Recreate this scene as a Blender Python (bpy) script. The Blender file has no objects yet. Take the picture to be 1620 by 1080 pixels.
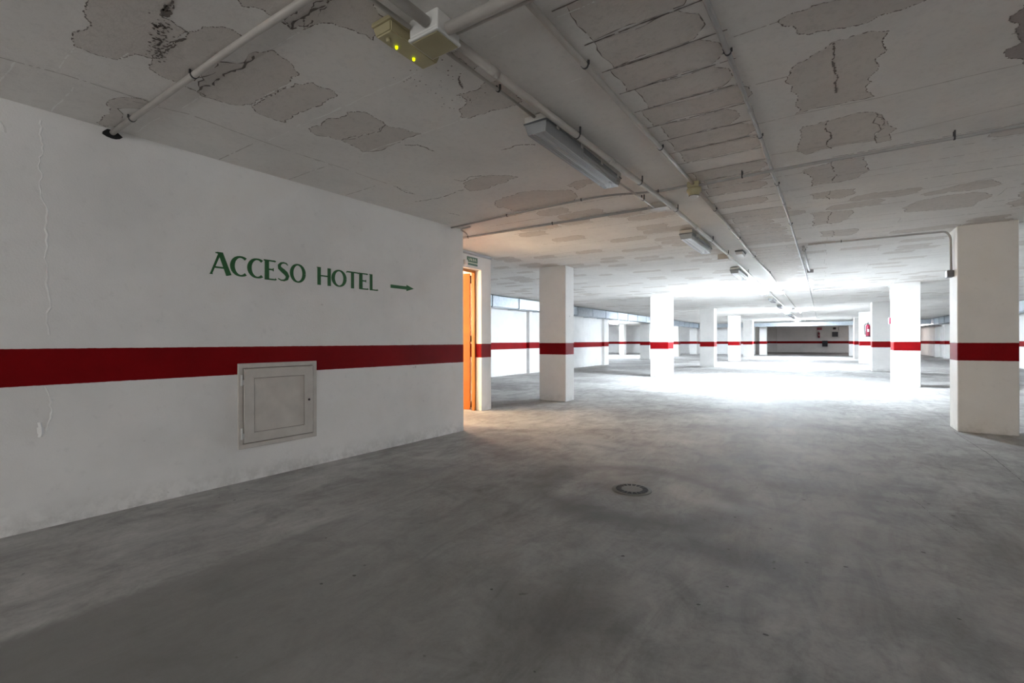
import bpy, bmesh, math, random
from mathutils import Vector, Matrix
from mathutils.geometry import tessellate_polygon
random.seed(11)
S = bpy.context.scene
COL = S.collection
CEIL = 2.6

# ------------------------------------------------------------------ camera, world, exposure, fill of the space
cd = bpy.data.cameras.new('camera'); cam = bpy.data.objects.new('camera', cd); COL.objects.link(cam)
cd.sensor_width = 36.0; cd.lens = 734.0/1620*36; cd.clip_start = .05; cd.clip_end = 200
cam.matrix_world = (Matrix.Translation((0, 0, 1.153)) @ Matrix.Rotation(math.radians(33.7), 4, 'Z')
                    @ Matrix.Rotation(math.radians(90), 4, 'X') @ Matrix.Rotation(-.0025, 4, 'Z'))
S.camera = cam
W = bpy.data.worlds.new('world'); S.world = W; W.use_nodes = True
W.node_tree.nodes['Background'].inputs[0].default_value = (1, .985, .965, 1)
W.node_tree.nodes['Background'].inputs[1].default_value = 3.6
S.view_settings.view_transform = 'Standard'; S.view_settings.look = 'None'
S.view_settings.gamma = 1; S.view_settings.use_curve_mapping = False
S.view_settings.exposure = 0.0
S.cycles.max_bounces = 14; S.cycles.diffuse_bounces = 10; S.cycles.glossy_bounces = 4
S.cycles.transparent_max_bounces = 12; S.cycles.transmission_bounces = 4
S.cycles.sample_clamp_indirect = 30.0; S.cycles.caustics_reflective = False; S.cycles.caustics_refractive = False
TUBE = 1750.0            # brightness of a lit fluorescent lens
FILL_OPEN = (-3.0, 5.5, 2.3)  # unseen opening added behind the viewer for daylight fill: x from, x to, height
pl = bpy.data.lights.new('entrance_portal', 'AREA'); pl.shape = 'RECTANGLE'; pl.size = FILL_OPEN[1]-FILL_OPEN[0]; pl.size_y = FILL_OPEN[2]
pl.cycles.is_portal = True
po = bpy.data.objects.new('entrance_portal', pl); COL.objects.link(po)
po.location = ((FILL_OPEN[0]+FILL_OPEN[1])/2, -6.3, FILL_OPEN[2]/2); po.rotation_euler = (math.radians(-90), 0, 0)
HALL = 300.0            # ceiling lamp in the hotel stair hall (W)

# ------------------------------------------------------------------ materials
def new_mat(name):
    m = bpy.data.materials.new(name); m.use_nodes = True
    nt = m.node_tree; return m, nt, nt.nodes['Principled BSDF']
def N(nt, t, **kw):
    n = nt.nodes.new(t)
    for k, v in kw.items():
        if k in n.inputs: n.inputs[k].default_value = v
        else: setattr(n, k, v)
    return n
def noise(nt, scale, detail=4, rough=.55, vec=None, dist=0):
    n = N(nt, 'ShaderNodeTexNoise'); n.inputs['Scale'].default_value = scale
    n.inputs['Detail'].default_value = detail; n.inputs['Roughness'].default_value = rough
    n.inputs['Distortion'].default_value = dist
    if vec is not None: nt.links.new(vec, n.inputs['Vector'])
    return n.outputs['Fac']
def ramp(nt, fac, stops):
    r = N(nt, 'ShaderNodeValToRGB'); e = r.color_ramp.elements
    while len(e) < len(stops): e.new(.5)
    for el, (p, c) in zip(e, stops): el.position = p; el.color = (c[0], c[1], c[2], 1)
    nt.links.new(fac, r.inputs[0]); return r.outputs[0]
def g(v): return (v, v, v)
def mix(nt, f, a, b, mode='MIX'):
    n = N(nt, 'ShaderNodeMix', data_type='RGBA', blend_type=mode)
    for s, v in ((n.inputs['Factor'], f), (n.inputs['A'], a), (n.inputs['B'], b)):
        if hasattr(v, 'links'): nt.links.new(v, s)
        elif isinstance(v, (int, float)): s.default_value = v
        else: s.default_value = (*v[:3], 1)
    return n.outputs['Result']
def math_(nt, op, a, b=0, c=None):
    n = N(nt, 'ShaderNodeMath', operation=op)
    for i, v in enumerate((a, b) if c is None else (a, b, c)):
        if hasattr(v, 'links'): nt.links.new(v, n.inputs[i])
        else: n.inputs[i].default_value = v
    return n.outputs[0]
def world_pos(nt): return N(nt, 'ShaderNodeNewGeometry').outputs['Position']
def sep(nt, v):
    n = N(nt, 'ShaderNodeSeparateXYZ'); nt.links.new(v, n.inputs[0]); return n.outputs
def bump(nt, b, h, strength=.3, dist=.01):
    n = N(nt, 'ShaderNodeBump'); n.inputs['Strength'].default_value = strength; n.inputs['Distance'].default_value = dist
    nt.links.new(h, n.inputs['Height']); nt.links.new(n.outputs[0], b.inputs['Normal'])
def plain(name, col, rough=.5, metal=0, spec=.5, bumps=None):
    m, nt, b = new_mat(name)
    b.inputs['Base Color'].default_value = (*col, 1); b.inputs['Roughness'].default_value = rough
    b.inputs['Metallic'].default_value = metal; b.inputs['Specular IOR Level'].default_value = spec
    P = N(nt, 'ShaderNodeTexCoord').outputs['Object']
    c = mix(nt, 1.0, tuple(col), ramp(nt, noise(nt, 9, 4, vec=P), [(.3, g(.86)), (.7, g(1.0))]), 'MULTIPLY')
    nt.links.new(c, b.inputs['Base Color'])
    if bumps: bump(nt, b, noise(nt, bumps, 3, vec=P), .2, .004)
    return m
def plaster(name, col, stripe, dirt=.5, red=(.205, .001, .003)):
    """painted plaster with the red band that runs round the garage"""
    m, nt, b = new_mat(name); P = world_pos(nt); x, y, z = sep(nt, P)
    c = mix(nt, 1.0, tuple(col), ramp(nt, noise(nt, 1.3, 6, .6, P), [(.3, g(.90)), (.55, g(1.0)), (.75, (.96, .95, .93))]), 'MULTIPLY')
    c = mix(nt, 1.0, c, ramp(nt, noise(nt, 14, 6, .7, P), [(.28, g(.93)), (.42, g(1.0)), (1, g(1.0))]), 'MULTIPLY')
    # scuffs and damp near the floor, and scattered small marks
    low = math_(nt, 'MULTIPLY', ramp(nt, z, [(0, g(1)), (.16, g(0))]), ramp(nt, noise(nt, 9, 6, .7, P), [(.42, g(0)), (.62, g(1))]))
    c = mix(nt, math_(nt, 'MULTIPLY', low, dirt), c, (.36, .35, .33))
    spots = ramp(nt, noise(nt, 7.5, 2, .5, P), [(.775, g(0)), (.80, g(1))])
    c = mix(nt, math_(nt, 'MULTIPLY', spots, .45), c, (.25, .23, .22))
    if stripe:
        zz = math_(nt, 'ADD', z, math_(nt, 'MULTIPLY', math_(nt, 'SUBTRACT', noise(nt, 22, 3, vec=P), .5), .006))
        m1 = math_(nt, 'MULTIPLY', math_(nt, 'GREATER_THAN', zz, stripe[0]), math_(nt, 'LESS_THAN', zz, stripe[1]))
        rc = mix(nt, 1.0, red, ramp(nt, noise(nt, 3, 5, .6, P), [(.3, g(.85)), (.7, g(1.12))]), 'MULTIPLY')
        c = mix(nt, m1, c, rc)
    nt.links.new(c, b.inputs['Base Color'])
    b.inputs['Roughness'].default_value = .62; b.inputs['Specular IOR Level'].default_value = .1
    h = math_(nt, 'ADD', noise(nt, 90, 3, .6, P), math_(nt, 'MULTIPLY', noise(nt, 5, 3, .5, P), 2.0))
    bump(nt, b, h, .22, .006)
    return m
M = {}
M['wall'] = plaster('white_wall_paint', (.80, .795, .785), (.888, 1.116))
M['pillar'] = plaster('white_pillar_paint', (.73, .72, .70), (.900, 1.122), .45)
M['wall_plain'] = plaster('plain_wall_paint', (.74, .73, .71), None)
# ceiling: flaking limewash over bare blocks
def ceiling_mat(name, col, spread, bs):
    m, nt, b = new_mat(name); P = world_pos(nt)
    c = mix(nt, 1.0, tuple(col), ramp(nt, noise(nt, 1.1, 5, .6, P), [(.3, g(.88)), (.6, g(1.0)), (.8, (1.0, .98, .95))]), 'MULTIPLY')
    c = mix(nt, 1.0, c, ramp(nt, noise(nt, 26, 7, .75, P), [(.25, g(spread)), (.5, g(1.0))]), 'MULTIPLY')
    nt.links.new(c, b.inputs['Base Color']); b.inputs['Roughness'].default_value = .8; b.inputs['Specular IOR Level'].default_value = .15
    bump(nt, b, noise(nt, 60, 5, .7, P), bs, .008); return m
M['limewash'] = ceiling_mat('limewashed_blocks', (.79, .775, .75), .88, .2)
M['bare'] = ceiling_mat('bare_concrete_blocks', (.66, .625, .59), .80, .5)
M['bare_dark'] = ceiling_mat('dark_bare_concrete', (.40, .36, .35), .7, .6)
M['joint'] = ceiling_mat('block_joint', (.20, .175, .16), .7, .4)
M['joint_soft'] = ceiling_mat('shallow_block_joint', (.44, .41, .385), .8, .4)
M['scar'] = ceiling_mat('paint_ridge', (.88, .88, .86), .95, .1)
# floor
def floor_mat():
    m, nt, b = new_mat('worn_concrete_floor'); P = world_pos(nt); x, y, z = sep(nt, P)
    n1 = noise(nt, .55, 6, .62, P, .6); n2 = noise(nt, 3.2, 7, .68, P, .8); n3 = noise(nt, 38, 4, .7, P)
    c = ramp(nt, n1, [(.34, (.26, .252, .242)), (.5, (.355, .347, .336)), (.66, (.44, .433, .42))])
    c = mix(nt, 1.0, c, ramp(nt, n2, [(.34, g(.78)), (.5, g(1.0)), (.66, g(1.14))]), 'MULTIPLY')
    c = mix(nt, 1.0, c, ramp(nt, n3, [(.2, g(.84)), (.5, g(1.0)), (.85, g(1.07))]), 'MULTIPLY')
    w = N(nt, 'ShaderNodeVectorMath', operation='MULTIPLY'); nt.links.new(P, w.inputs[0]); w.inputs[1].default_value = (2.6, .8, 1)
    c = mix(nt, 1.0, c, ramp(nt, noise(nt, 2.2, 6, .7, w.outputs[0], 1.2), [(.38, g(.86)), (.5, g(1)), (.62, g(1.08))]), 'MULTIPLY')
    wob = math_(nt, 'MULTIPLY', math_(nt, 'SUBTRACT', noise(nt, 2.4, 5, .6, P), .5), .5)
    def blob(cx, cy, rx, ry, soft, inner=None):
        dx = math_(nt, 'DIVIDE', math_(nt, 'SUBTRACT', x, cx), rx); dy = math_(nt, 'DIVIDE', math_(nt, 'SUBTRACT', y, cy), ry)
        d = math_(nt, 'SQRT', math_(nt, 'ADD', math_(nt, 'MULTIPLY', dx, dx), math_(nt, 'MULTIPLY', dy, dy)))
        d = math_(nt, 'ADD', d, wob)
        st = [(max(0, (1-soft))/2, g(1)), (.5, g(0))]
        if inner: st = [(inner/2-.06, g(0)), (inner/2+.03, g(1)), (.5, g(0))]
        return ramp(nt, math_(nt, 'MULTIPLY', d, .5), st)
    # damp ring round the drain, darker stains, darker lane fading rightwards, pale scuffs, pale streak by the doorway
    for (a, b_, k) in ((blob(-1.22, 3.5, .95, .80, .3, .7), (.17, .165, .16), .60), (blob(-1.22, 3.5, .33, .3, .6), (.24, .22, .20), .45),
                       (blob(-.9, 1.75, .30, .55, .8), (.13, .115, .105), .55), (blob(-.45, 2.72, .5, .22, .8), (.14, .135, .13), .55),
                       (blob(.25, 2.5, .45, .3, .8), (.17, .16, .15), .35), (blob(-1.1, 2.9, 1.2, .3, .8), (.19, .185, .18), .30),
                       (blob(.9, 3.5, .6, .4, .8), (.18, .16, .15), .25), (blob(-2.9, 2.6, .5, .9, .8), (.20, .19, .185), .35),
                       (blob(-.55, 3.5, .22, .16, .9), (.60, .60, .62), .5), (blob(-.3, 5.0, .35, .12, .9), (.55, .54, .53), .35),
                       (blob(-2.2, 4.9, 1.3, .14, .8), (.52, .50, .48), .30), (blob(-3.2, 1.2, .5, .5, .9), (.40, .40, .40), .25)):
        c = mix(nt, math_(nt, 'MULTIPLY', a, k), c, b_)
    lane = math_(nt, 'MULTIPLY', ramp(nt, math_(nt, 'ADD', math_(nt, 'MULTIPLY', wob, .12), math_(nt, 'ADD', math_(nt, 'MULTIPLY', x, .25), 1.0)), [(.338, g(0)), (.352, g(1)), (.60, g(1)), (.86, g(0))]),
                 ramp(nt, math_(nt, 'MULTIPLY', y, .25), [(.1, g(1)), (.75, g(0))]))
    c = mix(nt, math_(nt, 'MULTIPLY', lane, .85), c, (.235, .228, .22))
    pits = ramp(nt, noise(nt, 11, 2, .5, P), [(.74, g(0)), (.765, g(1))])
    c = mix(nt, math_(nt, 'MULTIPLY', pits, .5), c, (.10, .095, .09))
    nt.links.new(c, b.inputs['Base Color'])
    nt.links.new(ramp(nt, n2, [(.3, g(.70)), (.7, g(.88))]), b.inputs['Roughness']); b.inputs['Specular IOR Level'].default_value = .16
    bump(nt, b, math_(nt, 'ADD', n3, math_(nt, 'MULTIPLY', n2, .8)), .18, .008)
    return m
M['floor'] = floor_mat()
M['crack'] = plain('floor_crack', (.12, .115, .11), .9)
M['pvc'] = plain('grey_pvc_conduit', (.50, .475, .44), .42)
M['pvc_dark'] = plain('steel_conduit', (.40, .39, .38), .55, .1)
M['clip'] = plain('black_clip', (.035, .035, .038), .6)
M['plastic'] = plain('white_plastic', (.74, .74, .72), .4)
M['grey_plastic'] = plain('grey_plastic', (.17, .17, .18), .5)
M['yellowed'] = plain('yellowed_plastic', (.47, .42, .25), .42)
M['yellowed_lid'] = plain('yellowed_lid', (.35, .32, .19), .45)
M['housing'] = plain('pale_fixture_housing', (.58, .57, .53), .5)
M['lid_trim'] = plain('dark_gasket', (.12, .13, .14), .5)
M['tray'] = plain('white_reflector_tray', (.62, .64, .66), .3)
M['black'] = plain('black_paint', (.012, .012, .02), .6)
M['hole'] = plain('dark_hole', (.01, .01, .01), .9)
M['red'] = plain('red_enamel', (.26, .002, .03), .3)
M['white_label'] = plain('white_label', (.8, .8, .8), .5)
M['hose'] = plain('black_rubber', (.02, .02, .025), .5)
M['door_wood'] = plain('orange_varnished_wood', (.50, .135, .008), .38)
M['door_frame'] = plain('varnished_frame_wood', (.55, .20, .03), .42)
M['hinge'] = plain('dark_hinge', (.12, .05, .03), .4, .5)
M['panel'] = plain('beige_painted_steel', (.60, .565, .525), .45)
M['panel_edge'] = plain('panel_gap', (.30, .27, .245), .6)  # darker beige paints the shadow in the hatch gaps
M['hinge_bright'] = plain('bright_zinc_hinge', (.80, .80, .78), .35, .1)
M['green_sign'] = plain('dark_green_sign', (.015, .10, .045), .45)
M['green_paint'] = plain('green_lettering_paint', (.022, .125, .035), .6)
M['cream_print'] = plain('cream_print', (.62, .66, .50), .5)
M['rim'] = plain('worn_drain_rim', (.23, .225, .215), .8, 0, .1)
M['iron'] = plain('drain_iron', (.25, .245, .235), .85, 0, .1)
def galv():
    m, nt, b = new_mat('galvanised_steel'); P = N(nt, 'ShaderNodeTexCoord').outputs['Object']
    v = N(nt, 'ShaderNodeTexVoronoi'); v.inputs['Scale'].default_value = 14; nt.links.new(P, v.inputs['Vector'])
    nt.links.new(ramp(nt, v.outputs['Distance'], [(0, (.36, .41, .46)), (1, (.50, .54, .58))]), b.inputs['Base Color'])
    b.inputs['Metallic'].default_value = .75; b.inputs['Roughness'].default_value = .30
    bump(nt, b, noise(nt, 1.4, 2, .5, P), .25, .02); return m
M['duct'] = galv()
def emis(name, col, s):
    m, nt, b = new_mat(name); b.inputs['Base Color'].default_value = (*col, 1)
    b.inputs['Emission Color'].default_value = (*col, 1); b.inputs['Emission Strength'].default_value = s; return m
M['lit'] = emis('lit_lens', (.80, .90, 1.0), TUBE)
M['led'] = emis('yellow_green_led', (.85, 1.0, .0), 2.2)
M['led_white'] = emis('white_indicator', (.9, .95, 1.0), 2.0)
def clear_lens():
    m, nt, b = new_mat('clear_ribbed_lens'); nt.nodes.remove(b); out = nt.nodes['Material Output']
    P = N(nt, 'ShaderNodeTexCoord').outputs['Object']
    t = N(nt, 'ShaderNodeBsdfTransparent'); t.inputs[0].default_value = (.80, .83, .85, 1)
    w = N(nt, 'ShaderNodeTexWave'); w.inputs['Scale'].default_value = 18; w.bands_direction = 'X'; nt.links.new(P, w.inputs['Vector'])
    bu = N(nt, 'ShaderNodeBump'); bu.inputs['Strength'].default_value = .15; bu.inputs['Distance'].default_value = .003
    nt.links.new(w.outputs['Fac'], bu.inputs['Height'])
    d = N(nt, 'ShaderNodeBsdfDiffuse'); d.inputs[0].default_value = (.70, .72, .74, 1)
    gl = N(nt, 'ShaderNodeBsdfGlossy'); gl.inputs[0].default_value = (1, 1, 1, 1); gl.inputs['Roughness'].default_value = .12; nt.links.new(bu.outputs[0], gl.inputs['Normal'])
    fr = N(nt, 'ShaderNodeFresnel'); fr.inputs['IOR'].default_value = 1.9
    m1 = N(nt, 'ShaderNodeMixShader'); m1.inputs[0].default_value = .34
    nt.links.new(t.outputs[0], m1.inputs[1]); nt.links.new(d.outputs[0], m1.inputs[2])
    mx = N(nt, 'ShaderNodeMixShader'); nt.links.new(fr.outputs[0], mx.inputs[0])
    nt.links.new(m1.outputs[0], mx.inputs[1]); nt.links.new(gl.outputs[0], mx.inputs[2]); nt.links.new(mx.outputs[0], out.inputs['Surface'])
    return m
M['lens'] = clear_lens()

# ------------------------------------------------------------------ object helpers
def link(name, bm, mats, parent=None, smooth=False):
    me = bpy.data.meshes.new(name); bmesh.ops.recalc_face_normals(bm, faces=bm.faces); bm.to_mesh(me); bm.free()
    for m in (mats if isinstance(mats, (list, tuple)) else [mats]): me.materials.append(m)
    if smooth:
        for p in me.polygons: p.use_smooth = True
    o = bpy.data.objects.new(name, me); COL.objects.link(o)
    if parent: o.parent = parent
    return o
def thing(name, label, cat, loc=(0, 0, 0), rz=0, group=None):
    o = bpy.data.objects.new(name, None); COL.objects.link(o); o.empty_display_size = .1
    o.location = loc; o.rotation_euler = (0, 0, rz); tag(o, label, cat, group); return o
def tag(o, label, cat, group=None):
    o['label'] = label; o['category'] = cat
    if group: o['group'] = group
    return o
def struct(o): o['kind'] = 'structure'; return o
def box(bm, x0, x1, y0, y1, z0, z1, bevel=0, mi=0, seg=1):
    r = bmesh.ops.create_cube(bm, size=1)
    vs = r['verts']
    for v in vs: v.co = Vector(((x0+x1)/2+v.co.x*(x1-x0), (y0+y1)/2+v.co.y*(y1-y0), (z0+z1)/2+v.co.z*(z1-z0)))
    fs = list({f for v in vs for f in v.link_faces})
    for f in fs: f.material_index = mi
    if bevel:
        es = list({e for v in vs for e in v.link_edges})
        rr = bmesh.ops.bevel(bm, geom=es, offset=bevel, segments=seg, affect='EDGES', profile=.5)
        for f in rr['faces']: f.material_index = mi
    return vs
def bx(name, mats, dims, parent=None, bevel=0, seg=1):
    bm = bmesh.new(); box(bm, *dims, bevel=bevel, seg=seg); return link(name, bm, mats, parent)
def prism(bm, pts, z0, z1, mi=0):
    a = [bm.verts.new((x, y, z0)) for x, y in pts]; b = [bm.verts.new((x, y, z1)) for x, y in pts]
    n = len(pts); fs = [bm.faces.new(a), bm.faces.new(b)]
    for i in range(n): fs.append(bm.faces.new((a[i], a[(i+1) % n], b[(i+1) % n], b[i])))
    for f in fs: f.material_index = mi
def tube(bm, pts, r, seg=12, mi=0, caps=True):
    pts = [Vector(p) for p in pts]; rings = []
    for i, p in enumerate(pts):
        d = (pts[min(i+1, len(pts)-1)]-pts[max(i-1, 0)]).normalized()
        up = Vector((0, 0, 1)) if abs(d.z) < .8 else Vector((1, 0, 0))
        u = d.cross(up).normalized(); v = u.cross(d).normalized()
        rings.append([bm.verts.new(p+(u*math.cos(t)+v*math.sin(t))*r) for t in [2*math.pi*k/seg for k in range(seg)]])
    for a, b in zip(rings, rings[1:]):
        for k in range(seg):
            f = bm.faces.new((a[k], a[(k+1) % seg], b[(k+1) % seg], b[k])); f.material_index = mi; f.smooth = True
    if caps: bm.faces.new(rings[0]).material_index = mi; bm.faces.new(rings[-1]).material_index = mi
def lathe(bm, prof, c, axis='Z', seg=28, mi=0):
    """prof: list of (radius, height)"""
    rings = []
    for r, h in prof:
        ring = []
        for k in range(seg):
            t = 2*math.pi*k/seg; p = (r*math.cos(t), r*math.sin(t), h)
            if axis == 'X': p = (p[2], p[0], p[1])
            if axis == 'Y': p = (p[0], p[2], p[1])
            ring.append(bm.verts.new((c[0]+p[0], c[1]+p[1], c[2]+p[2])))
        rings.append(ring)
    for a, b in zip(rings, rings[1:]):
        for k in range(seg):
            f = bm.faces.new((a[k], a[(k+1) % seg], b[(k+1) % seg], b[k])); f.material_index = mi; f.smooth = True
    bm.faces.new(rings[0]).material_index = mi; bm.faces.new(rings[-1]).material_index = mi
def copy_tree(o, parent=None, loc=None):
    c = o.copy(); COL.objects.link(c); c.parent = parent
    if loc is not None: c.location = loc
    for ch in o.children: copy_tree(ch, c)
    return c

# ------------------------------------------------------------------ ceiling: blocks, bare patches, cracks (one surface)
RAW = [[(-2.527,0.629),(-2.574,0.64),(-2.683,0.65),(-2.744,0.69),(-2.833,0.69),(-2.897,0.664),(-3.026,0.698),(-3.034,0.762),(-3.004,0.845),(-2.861,0.888),(-2.815,0.961),(-2.618,0.963),(-2.454,0.962),(-2.446,0.933),(-2.436,0.856),(-2.279,0.838),(-2.216,0.838)],[(-2.945,0.973),(-2.865,0.96),(-2.635,0.951),(-2.471,0.968),(-2.357,0.983),(-2.293,1.026),(-2.267,1.087),(-2.297,1.14),(-2.393,1.143),(-2.998,1.143),(-2.986,1.038)],[(-2.998,1.222),(-2.346,1.215),(-2.259,1.263),(-2.298,1.385),(-2.342,1.448),(-2.462,1.465),(-2.739,1.467),(-2.882,1.473),(-2.943,1.447),(-3.024,1.26)],[(-2.895,1.479),(-2.728,1.474),(-2.447,1.488),(-2.36,1.534),(-2.339,1.626),(-2.358,1.695),(-2.515,1.705),(-2.799,1.687),(-2.939,1.713),(-2.963,1.56)],[(-2.891,1.855),(-2.671,1.841),(-2.533,1.883),(-2.476,1.856),(-2.388,1.915),(-2.399,2.025),(-2.411,2.105),(-2.863,2.092),(-2.936,1.94)],[(-2.863,2.092),(-2.411,2.105),(-2.364,2.21),(-2.339,2.304),(-2.315,2.34),(-2.905,2.309)],[(-3.958,1.025),(-3.786,1.022),(-3.428,1.008),(-3.36,1.063),(-3.346,1.115),(-3.889,1.126),(-3.989,1.077)],[(-2.024,0.967),(-2.05,0.992),(-2.074,1.021),(-2.018,1.082),(-2.032,1.127),(-2.013,1.164),(-1.832,1.153),(-1.752,1.15)],[(-2.012,1.173),(-2.027,1.223),(-1.738,1.209),(-1.672,1.203),(-1.73,1.164)],[(-1.928,1.213),(-1.993,1.254),(-1.921,1.26),(-1.848,1.297),(-1.807,1.379),(-1.781,1.441),(-1.787,1.483),(-1.618,1.463),(-1.587,1.318),(-1.592,1.257),(-1.672,1.203)],[(-1.933,2.305),(-1.877,2.228),(-1.79,2.194),(-1.756,2.114),(-1.78,2.085),(-1.674,2.101),(-1.465,2.099),(-1.495,2.363),(-1.565,2.376),(-1.74,2.352),(-1.891,2.35)],[(-1.541,1.766),(-1.473,1.782),(-1.466,1.945),(-1.56,1.939)],[(-2.761,3.874),(-2.319,3.812),(-2.151,3.925),(-2.003,3.989),(-2.035,4.24),(-2.149,4.376),(-2.479,4.382),(-2.829,4.291),(-2.894,4.1)],[(-2.721,3.288),(-2.588,3.245),(-2.402,3.245),(-2.28,3.327),(-2.217,3.432),(-2.434,3.482),(-2.685,3.526),(-2.804,3.482)],[(-1.965,3.87),(-1.85,3.811),(-1.643,3.852),(-1.618,3.935),(-1.936,4.034)],[(-0.16,2.418),(-0.087,2.396),(0.024,2.402),(0.121,2.403),(0.405,2.594),(0.372,2.619),(0.265,2.632),(0.2,2.642),(0.168,2.657),(0.107,2.645),(0.008,2.607),(-0.084,2.575),(-0.1,2.506)],[(-0.152,2.963),(-0.103,2.84),(0.046,2.735),(0.155,2.736),(0.267,2.782),(0.249,2.872),(0.275,2.966),(0.233,3.018),(0.256,3.119),(0.223,3.215),(0.215,3.337),(0.263,3.476),(0.057,3.469),(-0.14,3.479),(-0.127,3.311),(-0.135,3.087)],[(-0.102,3.7),(0.035,3.692),(0.207,3.676),(0.288,3.73),(0.313,3.821),(0.328,4.254),(-0.095,4.273),(-0.141,4.034),(-0.115,3.909)],[(0.295,3.754),(0.331,3.834),(0.344,3.98),(0.43,4.1),(0.419,4.316),(0.339,4.309)],[(-0.12,4.642),(0.074,4.558),(0.287,4.587),(0.303,4.712),(0.286,5.085),(0.154,5.176),(-0.079,5.172),(-0.066,4.917)],[(-0.093,5.455),(0.069,5.435),(0.272,5.49),(0.264,5.697),(0.172,5.77),(-0.066,5.655)],[(-0.107,6.255),(0.294,6.358),(0.291,6.767),(0.183,6.954),(-0.082,6.983)],[(-0.022,7.402),(0.343,7.419),(0.312,7.878),(-0.01,7.745),(0.017,7.592)],[(0.782,6.803),(0.825,6.356),(1.026,6.258),(1.23,6.265),(1.418,6.57),(1.359,6.921),(1.136,6.93)],[(0.824,6.077),(1.272,5.859),(1.401,6.096),(1.211,6.168),(0.87,6.152)],[(1.625,6.999),(1.612,6.524),(1.71,6.424),(1.916,7.196),(1.711,7.213)]]
DARK = [[(0.704,2.963),(0.755,3.052),(0.76,3.133),(0.812,3.25),(0.769,3.286),(0.829,3.419),(0.92,3.579),(0.994,3.603),(0.787,2.85),(0.737,2.864)]]
CRACK = [[(-2.541,2.396),(-2.464,2.448),(-2.447,2.517),(-2.44,2.6)],[(-2.72,3.155),(-2.678,3.236),(-2.539,3.183),(-2.461,3.217)],[(-3.289,3.008),(-3.338,3.174),(-3.308,3.256)],[(-3.482,3.427),(-3.307,3.46),(-3.171,3.469),(-2.835,3.425)],[(-1.636,1.943),(-1.687,2.013),(-1.702,2.049)],[(-3.483,3.948),(-3.442,4.081)],[(-2.006,2.871),(-1.885,2.861),(-1.747,2.932)],[(-2.279,0.838),(-2.33,0.841),(-2.378,0.839),(-2.424,0.848)],[(-3.003,1.219),(-2.68,1.22),(-2.363,1.213)],[(-2.986,1.138),(-2.988,1.202),(-3.003,1.274)],[(-2.02,1.168),(-2.031,1.22),(-1.732,1.206)],[(-2.514,0.976),(-2.673,0.965),(-2.79,0.957)],[(0.053,2.74),(0.058,2.877),(0.064,3.028),(0.065,3.164),(0.072,3.301)],[(0.042,3.696),(0.058,3.935),(0.077,4.257)],[(0.073,4.499),(0.086,5.093)],[(0.075,5.439),(0.073,5.75)],[(0.096,6.336),(0.112,6.974)],[(0.119,7.42),(0.126,7.837)]]
SCAR = [[(-3.048,0.703),(-3.352,0.71)],[(-3.484,0.803),(-4.005,0.819)],[(-3.447,0.568),(-3.779,0.566)],[(-2.877,0.867),(-2.962,0.863)],[(-3.011,1.255),(-3.296,1.256)],[(-2.023,1.252),(-2.26,1.242)],[(-3.531,1.227),(-3.91,1.224)],[(-2.453,1.793),(-3.294,1.801)],[(-1.816,1.79),(-2.166,1.797),(-2.864,1.8)],[(-1.893,2.332),(-2.232,2.337),(-2.938,2.335)],[(-0.801,1.838),(-0.981,1.833)],[(-1.066,2.33),(-1.25,2.333)],[(-1.208,1.782),(-1.306,1.784)],[(-2.457,1.469),(-2.62,1.464),(-2.722,1.464)]]
JOINT = [[(-3.447,1.018),(-3.328,1.314),(-3.343,1.79),(-3.334,2.436)],[(-3.442,1.766),(-3.959,1.769)],[(-3.409,2.329),(-3.937,2.331)],[(-3.332,2.093),(-3.305,2.455),(-3.297,3.002),(-3.302,3.221)],[(-3.458,0.518),(-3.394,0.74),(-3.369,0.986),(-3.358,1.167)],[(-3.436,2.873),(-3.898,2.895)],[(-0.424,3.482),(-0.14,3.479),(0.287,3.509),(0.884,3.504)],[(-0.322,4.12),(0.324,4.205),(1.032,4.092)],[(-0.347,5.195),(0.419,5.141),(1.317,5.228)],[(-0.332,5.988),(0.659,5.878),(1.331,5.793)],[(-0.334,8.185),(1.42,8.386)],[(-0.357,2.937),(-0.151,2.949)],[(-0.344,2.421),(-0.16,2.418)]]

def jag(pts, depth, amp, closed=True):
    out = [Vector(p) for p in pts]
    for _ in range(depth):
        nx = []; n = len(out)
        for i in range(n if closed else n-1):
            a, b = out[i], out[(i+1) % n]; d = b-a
            nx += [a, (a+b)/2+Vector((-d.y, d.x))*random.uniform(-amp, amp)]
        if not closed: nx.append(out[-1])
        out = nx
    return out
def flat(bm, pts, z, mi):
    vs = [bm.verts.new((p[0], p[1], z)) for p in pts]
    for t in tessellate_polygon([[Vector((p[0], p[1], 0)) for p in pts]]):
        try: bm.faces.new([vs[i] for i in t]).material_index = mi
        except ValueError: pass
def ribbon(bm, pts, w0, w1, z, mi, closed=False, gap=0.0):
    n = len(pts); L = []
    for i, p in enumerate(pts):
        a = pts[(i-1) % n] if closed or i else p; b = pts[(i+1) % n] if closed or i < n-1 else p
        d = (Vector(b)-Vector(a)); d = d.normalized() if d.length > 1e-6 else Vector((1, 0))
        w = random.uniform(w0, w1)/2; q = Vector((-d.y, d.x))*w
        L.append((Vector(p)+q, Vector(p)-q))
    for i in range(n if closed else n-1):
        if random.random() < gap: continue
        (a, b), (c, d) = L[i], L[(i+1) % n]
        bm.faces.new([bm.verts.new((*v, z)) for v in (a, b, d, c)]).material_index = mi
bm = bmesh.new()
X0, X1, Y0, Y1 = -19.6, 7.3, -6.25, 54.4
box(bm, X0, X1, Y0, Y1, CEIL, CEIL+.3)
NP = 0
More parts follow.
